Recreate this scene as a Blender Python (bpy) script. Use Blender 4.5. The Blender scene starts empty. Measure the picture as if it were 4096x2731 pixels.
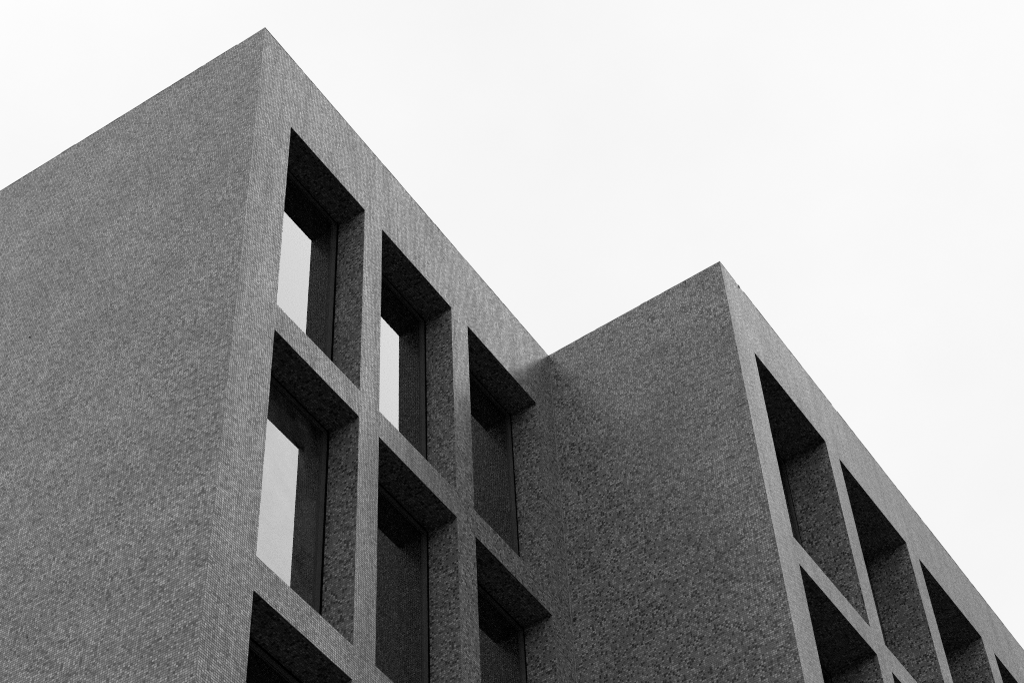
import bpy, bmesh, math, random
from mathutils import Vector, Matrix
random.seed(7)
scene = bpy.context.scene
col = scene.collection
Z0 = 23.46                      # roof height above the ground

# ------------------------------------------------------------------ helpers
def link_mesh(name, bm, mats, parent=None):
    me = bpy.data.meshes.new(name)
    bm.to_mesh(me); bm.free()
    for m in (mats if isinstance(mats, (list, tuple)) else [mats]):
        me.materials.append(m)
    o = bpy.data.objects.new(name, me)
    col.objects.link(o)
    if parent: o.parent = parent
    return o

def quad(bm, a, b, c, d, mi=0, flip=False):
    vs = [bm.verts.new(p) for p in ((a, b, c, d) if not flip else (d, c, b, a))]
    f = bm.faces.new(vs); f.material_index = mi
    return f

def box_axes(bm, o, ux, uy, uz, mi=0):
    """box from corner o spanned by three vectors"""
    P = [o, o+ux, o+ux+uy, o+uy, o+uz, o+ux+uz, o+ux+uy+uz, o+uy+uz]
    V = [bm.verts.new(p) for p in P]
    for idx in ((0,3,2,1),(4,5,6,7),(0,1,5,4),(1,2,6,5),(2,3,7,6),(3,0,4,7)):
        f = bm.faces.new([V[i] for i in idx]); f.material_index = mi
    bmesh.ops.recalc_face_normals(bm, faces=bm.faces[:])

class N:
    """small node-building helper"""
    def __init__(s, nt): s.nt = nt
    def new(s, t, **kw):
        n = s.nt.nodes.new(t)
        for k, v in kw.items(): setattr(n, k, v)
        return n
    def link(s, a, b): s.nt.links.new(a, b)
    def _in(s, sock, v):
        if isinstance(v, bpy.types.NodeSocket): s.link(v, sock)
        else: sock.default_value = v
    def m(s, op, a, b=0.0, c=0.0, clamp=False):
        n = s.new('ShaderNodeMath', operation=op, use_clamp=clamp)
        s._in(n.inputs[0], a); s._in(n.inputs[1], b); s._in(n.inputs[2], c)
        return n.outputs[0]
    def vm(s, op, a, b=None, scale=None):
        n = s.new('ShaderNodeVectorMath', operation=op)
        s._in(n.inputs[0], a)
        if b is not None: s._in(n.inputs[1], b)
        if scale is not None: s._in(n.inputs['Scale'], scale)
        return n.outputs['Value'] if op in ('DOT_PRODUCT', 'LENGTH') else n.outputs[0]
    def comb(s, x, y, z=0.0):
        n = s.new('ShaderNodeCombineXYZ')
        s._in(n.inputs[0], x); s._in(n.inputs[1], y); s._in(n.inputs[2], z)
        return n.outputs[0]
    def sep(s, v):
        n = s.new('ShaderNodeSeparateXYZ'); s.link(v, n.inputs[0]); return n.outputs
    def mr(s, v, a, b, c, d, smooth=False):
        n = s.new('ShaderNodeMapRange', interpolation_type='SMOOTHSTEP' if smooth else 'LINEAR')
        s._in(n.inputs[0], v)
        for i, x in enumerate((a, b, c, d)): n.inputs[i+1].default_value = x
        return n.outputs[0]
    def noise(s, vec, scale, detail=3.0, rough=.5):
        n = s.new('ShaderNodeTexNoise')
        s.link(vec, n.inputs['Vector']); n.inputs['Scale'].default_value = scale
        n.inputs['Detail'].default_value = detail; n.inputs['Roughness'].default_value = rough
        return n
    def mixf(s, fac, a, b):
        n = s.new('ShaderNodeMix', data_type='FLOAT')
        s._in(n.inputs[0], fac); s._in(n.inputs[2], a); s._in(n.inputs[3], b)
        return n.outputs[0]

def new_mat(name):
    m = bpy.data.materials.new(name); m.use_nodes = True
    nt = m.node_tree; nt.nodes.clear()
    return m, N(nt)

# ------------------------------------------------------------------ materials
PITCH = 0.0287
TILE_LO, TILE_MID, TILE_HI = 0.026, 0.132, 0.290
GROUT = 0.120

def mosaic_material():
    m, n = new_mat('mosaic_tile')
    geo = n.new('ShaderNodeNewGeometry')
    tc = n.new('ShaderNodeTexCoord')
    px, py, pz = n.sep(tc.outputs['Object'])
    nx, ny, nz = n.sep(geo.outputs['True Normal'])
    isx = n.m('GREATER_THAN', n.m('ABSOLUTE', nx), .6)
    isz = n.m('GREATER_THAN', n.m('ABSOLUTE', nz), .6)
    U = n.m('DIVIDE', n.mixf(isx, px, py), PITCH)
    V = n.m('DIVIDE', n.mixf(isz, pz, py), PITCH)
    # each mosaic sheet was laid with its own small offset, and joints wander a little
    w0 = n.new('ShaderNodeTexWhiteNoise', noise_dimensions='3D')
    n.link(n.comb(n.m('FLOOR', n.m('DIVIDE', U, 11.0)), n.m('FLOOR', n.m('DIVIDE', V, 11.0)), n.m('ADD', isx, 7.0)), w0.inputs['Vector'])
    o1, o2, o3 = n.sep(w0.outputs['Color'])
    U = n.m('ADD', U, n.m('MULTIPLY', o1, .40)); V = n.m('ADD', V, n.m('MULTIPLY', o2, .25))
    wob = n.noise(n.comb(U, V, isx), .11, 3)
    wr, wg, wb = n.sep(wob.outputs['Color'])
    U = n.m('ADD', U, n.m('MULTIPLY', wr, 1.3)); V = n.m('ADD', V, n.m('MULTIPLY', wg, .8))
    cu, cv = n.m('FLOOR', U), n.m('FLOOR', V)
    fu, fv = n.m('FRACT', U), n.m('FRACT', V)
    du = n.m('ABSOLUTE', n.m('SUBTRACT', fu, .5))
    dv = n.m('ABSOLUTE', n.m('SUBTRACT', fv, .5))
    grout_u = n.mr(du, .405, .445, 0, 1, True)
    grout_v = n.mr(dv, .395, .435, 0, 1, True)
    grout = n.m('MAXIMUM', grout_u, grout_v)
    wn = n.new('ShaderNodeTexWhiteNoise', noise_dimensions='3D')
    n.link(n.comb(cu, cv, n.m('ADD', isx, n.m('MULTIPLY', isz, 2.0))), wn.inputs['Vector'])
    rnd = wn.outputs['Value']
    r1, r2, r3 = n.sep(wn.outputs['Color'])
    # sheets of the mosaic, about a dozen tiles square
    ws = n.new('ShaderNodeTexWhiteNoise', noise_dimensions='3D')
    n.link(n.comb(n.m('FLOOR', n.m('DIVIDE', U, 11.0)), n.m('FLOOR', n.m('DIVIDE', V, 11.0)), isx), ws.inputs['Vector'])
    s1, s2, s3 = n.sep(ws.outputs['Color'])
    # tile tone: dark / mid / light
    ramp = n.new('ShaderNodeValToRGB')
    ramp.color_ramp.interpolation = 'LINEAR'
    els = ramp.color_ramp.elements
    els[0].position = 0; els[0].color = (TILE_LO,)*3 + (1,)
    els[1].position = 1; els[1].color = (TILE_HI,)*3 + (1,)
    for p, v in ((.13, TILE_LO*1.25), (.20, TILE_MID*.88), (.72, TILE_MID*1.12), (.80, TILE_HI*.86)):
        e = els.new(p); e.color = (v,)*3 + (1,)
    n.link(rnd, ramp.inputs[0])
    bw = n.new('ShaderNodeRGBToBW'); n.link(ramp.outputs[0], bw.inputs[0])
    tone = bw.outputs[0]
    # weathering: broad cloudy patches and long vertical runs
    patch = n.noise(n.comb(px, n.m('MULTIPLY', py, 1.0), pz), .9, 4, .6)
    runs = n.noise(n.comb(n.m('MULTIPLY', px, 3.2), n.m('MULTIPLY', py, 3.2), n.m('MULTIPLY', pz, .22)), 1.6, 4, .6)
    w = n.m('MULTIPLY', n.mr(patch.outputs[0], .3, .7, .88, 1.13),
            n.mixf(isx, n.mr(runs.outputs[0], .3, .7, .90, 1.09), 1.0))
    w = n.m('MULTIPLY', w, n.mr(s1, 0, 1, .94, 1.06))
    bands = n.noise(n.comb(n.m('MULTIPLY', px, .35), n.m('MULTIPLY', py, .35), n.m('MULTIPLY', pz, 2.0)), 1.4, 4, .6)
    w = n.m('MULTIPLY', w, n.mr(bands.outputs[0], .3, .7, .80, 1.16))
    tone = n.m('MULTIPLY', tone, w)
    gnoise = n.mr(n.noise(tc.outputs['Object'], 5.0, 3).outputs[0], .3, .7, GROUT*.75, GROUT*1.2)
    # shade under the tile edges is painted into the bed joints; upright joints stay paler, palest where two sheets meet
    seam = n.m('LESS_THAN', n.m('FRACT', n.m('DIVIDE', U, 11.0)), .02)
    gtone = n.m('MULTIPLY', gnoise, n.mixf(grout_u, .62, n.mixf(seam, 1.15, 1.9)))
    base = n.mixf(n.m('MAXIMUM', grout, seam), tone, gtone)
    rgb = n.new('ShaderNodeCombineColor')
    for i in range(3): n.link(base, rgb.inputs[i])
    # normals: every tile and every sheet sits at its own slight tilt; wall surface undulates
    jit = n.vm('SUBTRACT', wn.outputs['Color'], (.5, .5, .5))
    jit = n.vm('SCALE', jit, scale=.085)
    jit2 = n.vm('SCALE', n.vm('SUBTRACT', ws.outputs['Color'], (.5, .5, .5)), scale=.022)
    und = n.noise(n.comb(n.m('MULTIPLY', px, 1.0), py, n.m('MULTIPLY', pz, .6)), 1.1, 3, .55)
    und2 = n.vm('SCALE', n.vm('SUBTRACT', und.outputs['Color'], (.5, .5, .5)), scale=.08)
    bump = n.new('ShaderNodeBump')
    bump.inputs['Strength'].default_value = .9
    bump.inputs['Distance'].default_value = .0028
    n.link(n.m('SUBTRACT', 1.0, grout), bump.inputs['Height'])
    nn = n.vm('NORMALIZE', n.vm('ADD', n.vm('ADD', bump.outputs[0], jit), n.vm('ADD', jit2, und2)))
    p = n.new('ShaderNodeBsdfPrincipled')
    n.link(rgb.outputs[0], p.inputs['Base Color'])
    n.link(nn, p.inputs['Normal'])
    rough = n.mixf(grout, n.mr(r3, 0, 1, .22, .38), .85)
    n.link(rough, p.inputs['Roughness'])
    n.link(n.mixf(grout, 1.50, 1.2), p.inputs['IOR'])
    # glaze is duller in runs and patches; dark tiles are glazed flatter
    gl = n.m('MULTIPLY', n.mixf(isx, n.mr(runs.outputs[0], .34, .66, .17, .42), .35), n.mr(patch.outputs[0], .3, .7, .88, 1.12))
    gl = n.m('MULTIPLY', gl, n.mr(r2, 0, 1, .55, 1.4))
    n.link(gl, p.inputs['Specular IOR Level'])
    out = n.new('ShaderNodeOutputMaterial')
    n.link(p.outputs[0], out.inputs[0])
    return m

def simple_mat(name, c, rough=.5, metal=0.0, nscale=6.0, var=.15, spec=.5):
    m, n = new_mat(name)
    tc = n.new('ShaderNodeTexCoord')
    v = n.mr(n.noise(tc.outputs['Object'], nscale, 5).outputs[0], .25, .75, c*(1-var), c*(1+var))
    rgb = n.new('ShaderNodeCombineColor')
    for i in range(3): n.link(v, rgb.inputs[i])
    p = n.new('ShaderNodeBsdfPrincipled')
    n.link(rgb.outputs[0], p.inputs['Base Color'])
    p.inputs['Roughness'].default_value = rough
    p.inputs['Metallic'].default_value = metal
    p.inputs['Specular IOR Level'].default_value = spec
    out = n.new('ShaderNodeOutputMaterial'); n.link(p.outputs[0], out.inputs[0])
    return m

def outer_glass(name, film=False):
    """solar-control outer pane: reflects part of the sky, lets the rest through"""
    m, n = new_mat(name)
    tc = n.new('ShaderNodeTexCoord')
    fr = n.new('ShaderNodeFresnel'); fr.inputs['IOR'].default_value = OUT_IOR
    gl = n.new('ShaderNodeBsdfGlossy'); gl.inputs['Roughness'].default_value = 0.0
    gl.inputs['Color'].default_value = (.97,)*3 + (1,)
    b = n.new('ShaderNodeBump'); b.inputs['Distance'].default_value = .004; b.inputs['Strength'].default_value = .05
    n.link(n.noise(tc.outputs['Object'], 1.3, 1).outputs[0], b.inputs['Height'])
    n.link(b.outputs[0], gl.inputs['Normal'])
    tr = n.new('ShaderNodeBsdfTransparent'); tr.inputs[0].default_value = (.93,)*3 + (1,)
    mx = n.new('ShaderNodeMixShader')
    n.link(fr.outputs[0], mx.inputs[0]); n.link(tr.outputs[0], mx.inputs[1]); n.link(gl.outputs[0], mx.inputs[2])
    # thin dust film
    df = n.new('ShaderNodeBsdfDiffuse'); df.inputs[0].default_value = (.28,)*3 + (1,)
    mx2 = n.new('ShaderNodeMixShader')
    dust = n.mr(n.noise(tc.outputs['Object'], 3.0, 6, .7).outputs[0], .35, .8, .0, .012 if not film else .18)
    n.link(dust, mx2.inputs[0]); n.link(mx.outputs[0], mx2.inputs[1]); n.link(df.outputs[0], mx2.inputs[2])
    out = n.new('ShaderNodeOutputMaterial'); n.link(mx2.outputs[0], out.inputs[0])
    return m

def inner_glass():
    m, n = new_mat('inner_glass')
    fr = n.new('ShaderNodeFresnel'); fr.inputs['IOR'].default_value = IN_IOR
    gl = n.new('ShaderNodeBsdfGlossy'); gl.inputs['Roughness'].default_value = 0.0
    df = n.new('ShaderNodeBsdfDiffuse'); df.inputs[0].default_value = (.004,)*3 + (1,)
    mx = n.new('ShaderNodeMixShader')
    n.link(fr.outputs[0], mx.inputs[0]); n.link(df.outputs[0], mx.inputs[1]); n.link(gl.outputs[0], mx.inputs[2])
    out = n.new('ShaderNodeOutputMaterial'); n.link(mx.outputs[0], out.inputs[0])
    return m

OUT_IOR, IN_IOR = 1.85, 1.75
M_TILE = mosaic_material()
M_BACK = simple_mat('dark_lining', .03, .9)
M_FRAME = simple_mat('anodised_frame', .075, .32, .7, 9, .2)
M_GAP = simple_mat('black_seal', .003, .95, 0, 20, .2, 0.0)
M_COPE = simple_mat('coping_stone', .26, .55, 0, 14, .35)
M_ROOF = simple_mat('roof_membrane', .08, .9, 0, 2, .2)
M_GROUND = simple_mat('asphalt', .020, .9, 0, 3, .25)
M_METAL = simple_mat('dark_metal', .02, .5, .3, 30, .3)
M_OUT = outer_glass('outer_glass'); M_OUTF = outer_glass('dusty_glass', True); M_IN = inner_glass()

# ------------------------------------------------------------------ plan of the building
aL, aR, a2 = -0.00957, -0.01619, -0.01332
A = Vector((0, 0, 0)); B = Vector((6.5319, 0, 0)); Cc = Vector((6.48582, -2.84733, 0))
dL = Vector((math.sin(aL), math.cos(aL), 0))
d2 = Vector((math.cos(a2), math.sin(a2), 0))
L_END = A + dL*13.0
F2_LEN = 15.6
F2_END = Cc + d2*F2_LEN

building = bpy.data.objects.new('office_building', None)
col.objects.link(building)
building.location = (0, 0, 0)
building['label'] = 'office building clad in small grey mosaic tiles with deeply recessed tall windows'
building['category'] = 'building'

def wall(name, p, d, n_in, length, xs, zs, depth, back, m0=0.0, m1=0.0):
    """tiled wall from p along d; n_in points into the building. xs/zs: lists of hole intervals.
    front sheet with window openings, tiled reveals, soffits and sills of `depth`, lining behind.
    m0, m1: mitre slopes of the two ends of the lining (along d per metre inwards)."""
    bm = bmesh.new()
    P = lambda x, z, y=0.0: Vector(p) + d*x + n_in*y + Vector((0, 0, z + Z0))
    bx = [0.0] + [v for iv in xs for v in iv] + [length]
    bz = [0.0] + [v for iv in zs for v in iv] + [-Z0]
    hole = lambda i, j: (i % 2 == 1) and (j % 2 == 1) and xs and zs
    # shared verts in the front sheet
    front = {}
    for i, x in enumerate(bx):
        for j, z in enumerate(bz): front[i, j] = bm.verts.new(P(x, z))
    out_n = -n_in
    def addf(vs, want, mi=0):
        f = bm.faces.new(vs); f.normal_update()
        if f.normal.dot(want) < 0: f.normal_flip()
        f.material_index = mi
    for i in range(len(bx)-1):
        for j in range(len(bz)-1):
            if hole(i, j):
                x0, x1, z1, z0 = bx[i], bx[i+1], bz[j], bz[j+1]
                q = lambda a, b, c, e: [bm.verts.new(v) for v in (a, b, c, e)]
                up = Vector((0, 0, 1))
                addf(q(P(x0, z1), P(x1, z1), P(x1, z1, depth), P(x0, z1, depth)), -up)   # soffit
                addf(q(P(x0, z0), P(x1, z0), P(x1, z0, depth), P(x0, z0, depth)), up)    # sill
                addf(q(P(x1, z0), P(x1, z1), P(x1, z1, depth), P(x1, z0, depth)), -d)    # right reveal
                addf(q(P(x0, z0), P(x0, z1), P(x0, z1, depth), P(x0, z0, depth)), d)     # left reveal
            else:
                addf([front[i, j], front[i+1, j], front[i+1, j+1], front[i, j+1]], out_n)
    # lining sheet set behind with matching openings, so the wall has real thickness
    for i in range(len(bx)-1):
        for j in range(len(bz)-1):
            if hole(i, j): continue
            x0 = bx[i] if i else m0*back; x1 = bx[i+1] if i < len(bx)-2 else length - m1*back
            vs = [bm.verts.new(P(a, b, back)) for a, b in ((x0, bz[j]), (x1, bz[j]), (x1, bz[j+1]), (x0, bz[j+1]))]
            addf(vs, n_in, 1)
    o = link_mesh(name, bm, [M_TILE, M_BACK], building)
    return o

# hole grids (from the photograph), z relative to the roof edge
XS1 = [(.635, 2.146), (2.513, 4.047), (4.421, 6.074)]
ZS1 = [(-1.445, -4.911), (-5.345, -8.691), (-9.128, -12.55), (-12.99, -16.40), (-16.85, -20.25)]
XS2 = [(.579, 2.579), (2.976, 5.047), (5.453, 7.585), (8.02, 10.12), (10.54, 12.63), (13.05, 15.10)]
ZS2 = [(-1.391, -4.884), (-5.326, -8.80), (-9.24, -12.70), (-13.14, -16.60), (-17.0, -20.4)]
DEP1, DEP2 = .404, .655
nF = Vector((0, 1, 0))
n2 = Vector((-math.sin(a2), math.cos(a2), 0))
nL = Vector((math.cos(aL), -math.sin(aL), 0))       # into the building from the side wall (+x)
dR = (Cc - B).normalized()
nR = Vector((math.cos(aR), math.sin(aR), 0))
wL = wall('wall', A, dL, nL, 13.0, [], [], .3, .45, 1, 0)
wF = wall('wall', A, Vector((1, 0, 0)), nF, B.x, XS1, ZS1, DEP1, DEP1+.07, 1, -1)
wR = wall('wall', B, dR, nR, (Cc-B).length, [], [], .3, .45, -1, 1)
w2 = wall('wall', Cc, d2, n2, F2_LEN, XS2, ZS2, DEP2, DEP2+.07, 1, 0)
wL['label'] = 'blank windowless tiled side wall on the left'
wF['label'] = 'front wall with three columns of recessed windows next to the tall left corner'
wR['label'] = 'narrow blank tiled return wall between the two windowed fronts'
w2['label'] = 'projecting front wall at the right with wide recessed windows'

# hidden back and far end, so the block is closed
bmb = bmesh.new()
def addb(a, b):
    quad(bmb, Vector((a[0], a[1], 0)), Vector((b[0], b[1], 0)), Vector((b[0], b[1], Z0)), Vector((a[0], a[1], Z0)))
EB = Vector((F2_END.x, L_END.y, 0))
addb(F2_END, EB); addb(EB, L_END)
link_mesh('rear_wall', bmb, [M_TILE], building)

# roof deck a little below the parapet
bmr = bmesh.new()
zr = Z0 - .55
ins = .46
pts = [A + Vector((ins, ins, 0)), B + Vector((ins, ins, 0)), Cc + Vector((ins, ins, 0)), F2_END + Vector((-.02, ins, 0)), EB + Vector((-.02, -.02, 0)), L_END + Vector((ins, -.02, 0))]
vs = [bmr.verts.new((p.x, p.y, zr)) for p in pts]
f = bmr.faces.new(vs); f.normal_update()
if f.normal.z < 0: f.normal_flip()
link_mesh('roof', bmr, [M_ROOF], building)

# ------------------------------------------------------------------ parapet coping of hand-set tiles
def coping(p, d, n_in, length, s0, s1, seed, missing=()):
    """thin course of edge tiles capping a wall; each piece sits a millimetre or two off its neighbours"""
    rnd = random.Random(seed)
    bm = bmesh.new()
    x = s0
    while x < length - s1 - 1e-4:
        w = rnd.choice([1, 2, 2, 3, 4, 6, 8]) * PITCH * 1.0
        x2 = min(length - s1, x + w)
        skip = any(a <= (x+x2)/2 <= b for a, b in missing)
        if not skip:
            pr = rnd.uniform(.001, .004); h = rnd.uniform(.000, .006) + (rnd.random() < .06)*rnd.uniform(.003, .009)
            o = Vector(p) + d*(x-.0012) - n_in*pr + Vector((0, 0, Z0 + .002))
            box_axes_fast(bm, o, d*(x2-x+.0024), n_in*(.44+pr), Vector((0, 0, .008+h*.8)))
        x = x2
    bmesh.ops.recalc_face_normals(bm, faces=bm.faces[:])
    return link_mesh('coping', bm, M_COPE, building)
def box_axes_fast(bm, o, ux, uy, uz):
    P = [o, o+ux, o+ux+uy, o+uy, o+uz, o+ux+uz, o+ux+uy+uz, o+uy+uz]
    V = [bm.verts.new(q) for q in P]
    for idx in ((0,3,2,1),(4,5,6,7),(0,1,5,4),(1,2,6,5),(2,3,7,6),(3,0,4,7)):
        bm.faces.new([V[i] for i in idx])
coping(A, dL, nL, 13.0, .446, 0, 1)
coping(A, Vector((1, 0, 0)), nF, B.x, 0, 0, 2)
coping(B, dR, nR, (Cc-B).length, .003, .446, 3, missing=[(2.285, 2.32)])
coping(Cc, d2, n2, F2_LEN, 0, 0, 4, missing=[(.50, .56), (3.3, 3.34)])

# ------------------------------------------------------------------ windows
def ring(bm, P, x0, x1, z0, z1, w, y0, y1, mi=0):
    """rectangular frame profile of width w between depths y0 and y1, one solid mesh"""
    o = [(x0, z0), (x1, z0), (x1, z1), (x0, z1)]
    i = [(x0+w, z0+w), (x1-w, z0+w), (x1-w, z1-w), (x0+w, z1-w)]
    V = {}
    for k in range(4):
        for nme, src in (('o', o), ('i', i)):
            for yy, y in (('f', y0), ('b', y1)):
                V[nme, yy, k] = bm.verts.new(P(src[k][0], src[k][1], y))
    for k in range(4):
        l = (k+1) % 4
        for q in ((('o','f',k),('o','f',l),('i','f',l),('i','f',k)), (('o','b',k),('i','b',k),('i','b',l),('o','b',l)),
                  (('i','f',k),('i','f',l),('i','b',l),('i','b',k)), (('o','f',k),('o','b',k),('o','b',l),('o','f',l))):
            f = bm.faces.new([V[t] for t in q]); f.material_index = mi
    bmesh.ops.recalc_face_normals(bm, faces=bm.faces[:])

def window(p, d, n_in, xi, zi, depth, film=False):
    x0, x1 = xi; z1, z0 = zi
    P = lambda x, z, y=0.0: Vector(p) + d*x + n_in*y + Vector((0, 0, z + Z0))
    bm = bmesh.new()
    g = .052
    ring(bm, P, x0+g, x1-g, z0+g, z1-g, .070, depth-.010, depth+.055)
    w = link_mesh('window', bm, M_FRAME, building)
    bm = bmesh.new()                                     # black shadow gap behind the reveal
    ring(bm, P, x0-.012, x1+.012, z0-.012, z1+.012, g+.014, depth+.003, depth+.060)
    link_mesh('seal', bm, M_GAP, w)
    bm = bmesh.new()                                     # slim glazing bead
    ring(bm, P, x0+g+.070, x1-g-.070, z0+g+.070, z1-g-.070, .012, depth+.002, depth+.040)
    link_mesh('glazing_bead', bm, M_METAL, w)
    e = .060
    bm = bmesh.new()
    y = depth+.014
    f = quad(bm, P(x0+e+g, z0+e+g, y), P(x1-e-g, z0+e+g, y), P(x1-e-g, z1-e-g, y), P(x0+e+g, z1-e-g, y))
    f.normal_update()
    if f.normal.dot(n_in) > 0: f.normal_flip()
    link_mesh('outer_pane', bm, M_OUTF if film else M_OUT, w)
    bm = bmesh.new()
    y = depth+.040
    box_axes(bm, P(x0+e+g, z0+e+g, y), d*(x1-x0-2*e-2*g), n_in*.008, Vector((0, 0, z1-z0-2*e-2*g)))
    link_mesh('inner_pane', bm, M_IN, w)
    return w

for r, zi in enumerate(ZS1[:4]):
    for c, xi in enumerate(XS1):
        window(A, Vector((1, 0, 0)), nF, xi, zi, DEP1, film=(r == 1 and c == 0))
for r, zi in enumerate(ZS2[:4]):
    for c, xi in enumerate(XS2):
        window(Cc, d2, n2, xi, zi, DEP2)
# openings of the lowest row are closed by the same windows
for xi in XS1: window(A, Vector((1, 0, 0)), nF, xi, ZS1[4], DEP1)
for xi in XS2: window(Cc, d2, n2, xi, ZS2[4], DEP2)

# pale grout bead running down the inner corner
M_BEAD = simple_mat('grout_bead', .17, .9, 0, 8, .5)
bm = bmesh.new()
for k in range(60):
    z1 = -k*.39; jx = random.uniform(0, .003)
    box_axes_fast(bm, B + Vector((-.009-jx, -.011, Z0+z1-.39)), Vector((.006+jx, 0, 0)), Vector((0, .009, 0)), Vector((0, 0, .391)))
bmesh.ops.recalc_face_normals(bm, faces=bm.faces[:])
link_mesh('corner_bead', bm, M_BEAD, building)

# ------------------------------------------------------------------ small fittings on the walls
def fitting(name, p, d, n_in, x, z, w, h, out, label):
    bm = bmesh.new()
    o = Vector(p) + d*x - n_in*out + Vector((0, 0, z+Z0))
    box_axes(bm, o, d*w, n_in*(out-.002), Vector((0, 0, h)))
    o2 = Vector(p) + d*(x+w*.3) - n_in*(out*1.7) + Vector((0, 0, z+Z0-h*.6))
    box_axes(bm, o2, d*(w*.4), n_in*(out*.68), Vector((0, 0, h*1.2)))
    ob = link_mesh(name, bm, M_METAL, building); ob['label'] = label
fitting('wall_hook', A, dL, nL, 3.09, -3.94, .020, .012, .008, 'tiny dark hook on the blank left wall')
fitting('wall_hook', A, dL, nL, 2.15, -9.03, .022, .014, .004, 'tiny dark fixing low on the blank left wall')
fitting('drain_outlet', B, dR, nR, .030, -5.11, .045, .035, .012, 'small dark drain outlet in the inner corner')
fitting('edge_clip', B, dR, nR, 2.275, -.055, .018, .055, .006, 'dark clip hanging from the parapet of the return wall')
fitting('edge_clip', Cc, d2, n2, .50, -.025, .045, .030, .006, 'dark clip at the parapet right of the projecting corner')

# ------------------------------------------------------------------ ground
bm = bmesh.new()
s = 3000
quad(bm, Vector((-s, -s, 0)), Vector((s, -s, 0)), Vector((s, s, 0)), Vector((-s, s, 0)))
g = link_mesh('ground', bm, M_GROUND); g['kind'] = 'structure'

# ------------------------------------------------------------------ sky and sun
G = Vector((.44, -.45, .78)).normalized()               # brightest part of the cloud deck (sun behind it)
SUN_EL = math.asin(G.z); SUN_AZ = math.atan2(G.x, G.y)
world = bpy.data.worlds.new('World'); scene.world = world
world.use_nodes = True
wn = world.node_tree; wn.nodes.clear(); n = N(wn)
sky = n.new('ShaderNodeTexSky'); sky.sky_type = 'NISHITA'; sky.sun_disc = False
sky.sun_elevation = SUN_EL; sky.sun_rotation = SUN_AZ
sky.air_density = 1.0; sky.dust_density = 4.0
bw = n.new('ShaderNodeRGBToBW'); n.link(sky.outputs[0], bw.inputs[0])
tc = n.new('ShaderNodeTexCoord')
dirv = n.vm('NORMALIZE', tc.outputs['Generated'])
dt = n.vm('DOT_PRODUCT', dirv, tuple(G))
deck = n.m('ADD', 9.4, n.mr(dt, .15, .75, 0, .55, True))
deck = n.m('ADD', deck, n.mr(dt, .90, .985, 0, 3.0, True))
dl = n.vm('DOT_PRODUCT', dirv, tuple(Vector((-.85, .10, .50)).normalized()))
deck = n.m('ADD', deck, n.mr(dl, .10, .90, 0, 7.6, True))  # bright lobe added to the unseen left sky to lift the side wall
cl = n.noise(n.vm('MULTIPLY', dirv, (1.0, 1.0, 1.8)), 2.4, 5, .55)
cl2 = n.noise(dirv, 7.0, 5, .6)
mod = n.m('MULTIPLY', n.mr(cl.outputs[0], .32, .68, .945, 1.03), n.mr(cl2.outputs[0], .3, .7, .99, 1.01))
deck = n.m('MULTIPLY', deck, mod)
tot = n.m('ADD', n.m('MULTIPLY', deck, .94), n.m('MULTIPLY', bw.outputs[0], .06))
rgb = n.new('ShaderNodeCombineColor')
for i in range(3): n.link(tot, rgb.inputs[i])
bg = n.new('ShaderNodeBackground'); n.link(rgb.outputs[0], bg.inputs[0]); bg.inputs[1].default_value = .1
wo = n.new('ShaderNodeOutputWorld'); n.link(bg.outputs[0], wo.inputs[0])

sd = bpy.data.lights.new('sun', 'SUN'); sd.energy = .5; sd.angle = math.radians(31); sd.color = (1, 1, 1)
so = bpy.data.objects.new('sun', sd); col.objects.link(so)
so.location = (5, -20, 40)
so.rotation_euler = (-G).to_track_quat('-Z', 'Y').to_euler()

# ------------------------------------------------------------------ camera (solved from the photograph)
cd = bpy.data.cameras.new('camera'); cam = bpy.data.objects.new('camera', cd); col.objects.link(cam)
r2 = Vector((0.55179914, -0.83296425, -0.04108849)); u2 = Vector((-0.63081451, -0.44909734, 0.63275954))
fw = Vector((0.54551881, 0.32323695, 0.77325746))
R = Matrix((r2, u2, -fw)).transposed().to_4x4()
cam.matrix_world = Matrix.Translation((-9.41577561, -8.86205912, Z0-21.8583605)) @ R
cd.sensor_width = 36.0; cd.sensor_fit = 'HORIZONTAL'
cd.lens = 7979.148/4096*36
cd.clip_start = .1; cd.clip_end = 8000
scene.camera = cam

scene.view_settings.view_transform = 'Standard'
scene.view_settings.look = 'None'
scene.view_settings.exposure = 0.0
scene.view_settings.gamma = 1.0
scene.cycles.filter_width = 1.05
scene.cycles.use_denoising = False
scene.render.resolution_x = 1024; scene.render.resolution_y = 682
